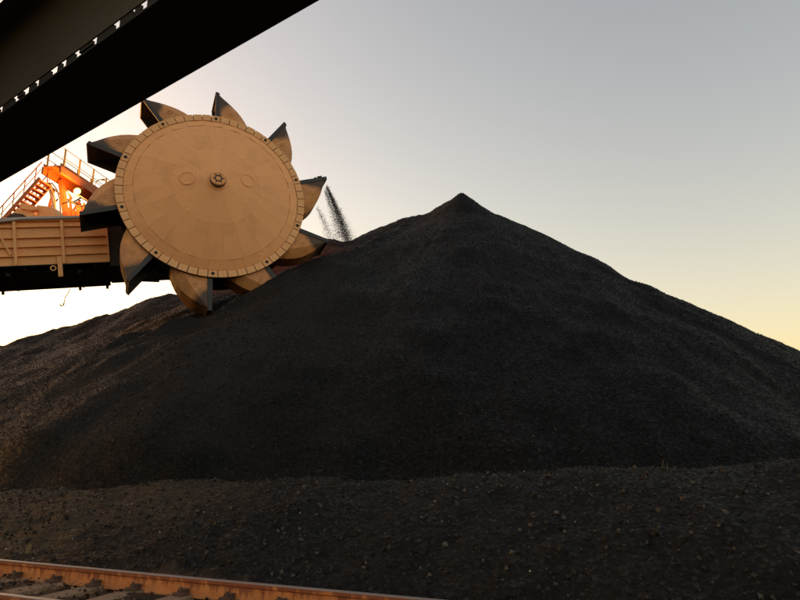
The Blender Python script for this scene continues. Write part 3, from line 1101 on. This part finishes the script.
# ------------------------------------------------------------------ gantry girder overhead
GD = Vector((-0.79, 0.61, 0)).normalized()
GN = Vector((0.61, 0.79, 0)).normalized()
UP = Vector((0, 0, 1))
gan = empty('overhead_girder', Matrix.Translation(Vector((-10.6, 4.0, 0))))
G0 = Vector((-10.6, 4.0, 0))
tag(gan, 'black steel girder crossing overhead at the upper left', 'girder')


def gp_(t, nrm, z):
    return GN * nrm + GD * t + UP * z - G0


def gbox(t0, t1, n0, n1, z0, z1):
    return MB().hexa([gp_(t0, n0, z0), gp_(t1, n0, z0), gp_(t1, n1, z0), gp_(t0, n1, z0),
                      gp_(t0, n0, z1), gp_(t1, n0, z1), gp_(t1, n1, z1), gp_(t0, n1, z1)])


ZG = 6.5
n_near, n_far = 3.45, 4.60
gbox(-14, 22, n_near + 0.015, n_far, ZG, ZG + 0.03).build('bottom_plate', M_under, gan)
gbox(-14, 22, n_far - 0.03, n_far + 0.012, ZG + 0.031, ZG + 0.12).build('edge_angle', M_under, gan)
gbox(-14, 22, n_near, n_near + 0.02, ZG + 0.125, ZG + 1.72).build('web_plate', M_girder, gan)
gbox(-14, 22, n_near - 0.25, n_near + 0.5, ZG + 1.73, ZG + 1.77).build('top_flange', M_girder, gan)
t = -14.0
rg_ = random.Random(5)
while t < 22:
    L = rg_.choice((0.12, 0.2, 0.35, 0.5)) * rg_.uniform(0.8, 1.2)
    z0, z1 = ZG + 0.032, ZG + 0.124
    if rg_.random() < 0.3:                      # a clip that only part fills the gap
        z0 = ZG + 0.075
    gbox(t, t + L, n_near + 0.017, n_near + 0.05, z0, z1).build('spacer_block', M_under, gan)
    t += L + rg_.choice((0.05, 0.12, 0.2)) * rg_.uniform(0.8, 1.2)
for tt in range(-12, 22, 3):
    gbox(tt, tt + 0.05, n_near - 0.12, n_near - 0.002, ZG + 0.3, ZG + 1.70).build('web_stiffener', M_girder, gan) if tt in (-12, -9, 15, 18, 21) else None
# deck of the machine above and behind the viewer
gbox(-14, 22, 1.9, n_near - 0.26, ZG + 1.95, ZG + 2.05).build('deck_plate', M_deck, gan)
for nn in (2.0,):
    gbox(-14, 22, nn, nn + 0.2, ZG + 1.5, ZG + 1.948).build('deck_beam', M_girder, gan)
hb = MB()  # unseen box added to keep the low sun off the girder web
hb.box(Vector((-14.5, 9.5, 7.6)) - G0, (1.6, 0, 0), (0, 5.6, 0), (0, 0, 2.9))
hb.build('sun_block_box', M_girder, gan)
lgm = MB()  # unseen leg on its bogie, added to block sun from the rail's right
lgm.box(Vector((-12.0, 3.6, 2.6)) - G0, (0.9, 0, 0), (0, 1.6, 0), (0, 0, 2.4))
lgm.build('leg', M_girder, gan)
lgm = MB()
lgm.box(Vector((-12.0, 3.6, 0.45)) - G0, (1.5, 0, 0), (0, 1.7, 0), (0, 0, 0.3))
lgm.build('sun_block_bogie', M_dark, gan)

# ------------------------------------------------------------------ dry tufts on the bank
def tuft(px, py, c0, hgt, nb, label, seed):
    r_ = random.Random(seed)
    d_ = ray(px, py)
    s_ = 4.0
    while s_ < 30:
        p = CAM + d_ * s_
        if p.z < float(berm_z(np.array([p.x]), np.array([p.y]))[0]):
            break
        s_ += 0.03
    base = Vector((p.x, p.y, float(berm_z(np.array([p.x]), np.array([p.y]))[0]) - 0.01))
    t_ = empty('grass_tuft', Matrix.Translation(base))
    tag(t_, label, 'grass tuft', 'dry tufts on the bank')
    m = MB()
    for k in range(nb):
        a = r_.uniform(0, 6.28)
        l_ = hgt * r_.uniform(0.5, 1.1)
        lean = r_.uniform(0.1, 0.6)
        b0 = Vector((r_.uniform(-.05, .05), r_.uniform(-.05, .05), 0))
        dv = Vector((math.cos(a), math.sin(a), 0))
        m.tube([b0, b0 + dv * l_ * lean * 0.4 + UP * l_ * 0.6, b0 + dv * l_ * lean + UP * l_], [0.003, 0.0022, 0.001], 4)
    m.build('blades', M_grass, t_)


tuft(27, 553, 0, 0.13, 14, 'yellow dry grass tuft beside the rail at the far left', 1)
tuft(667, 470, 0, 0.11, 3, 'thin dry twig standing on the crest of the bank', 2)
tuft(706, 467, 0, 0.06, 5, 'short dry sprig on the bank crest towards the right', 3)
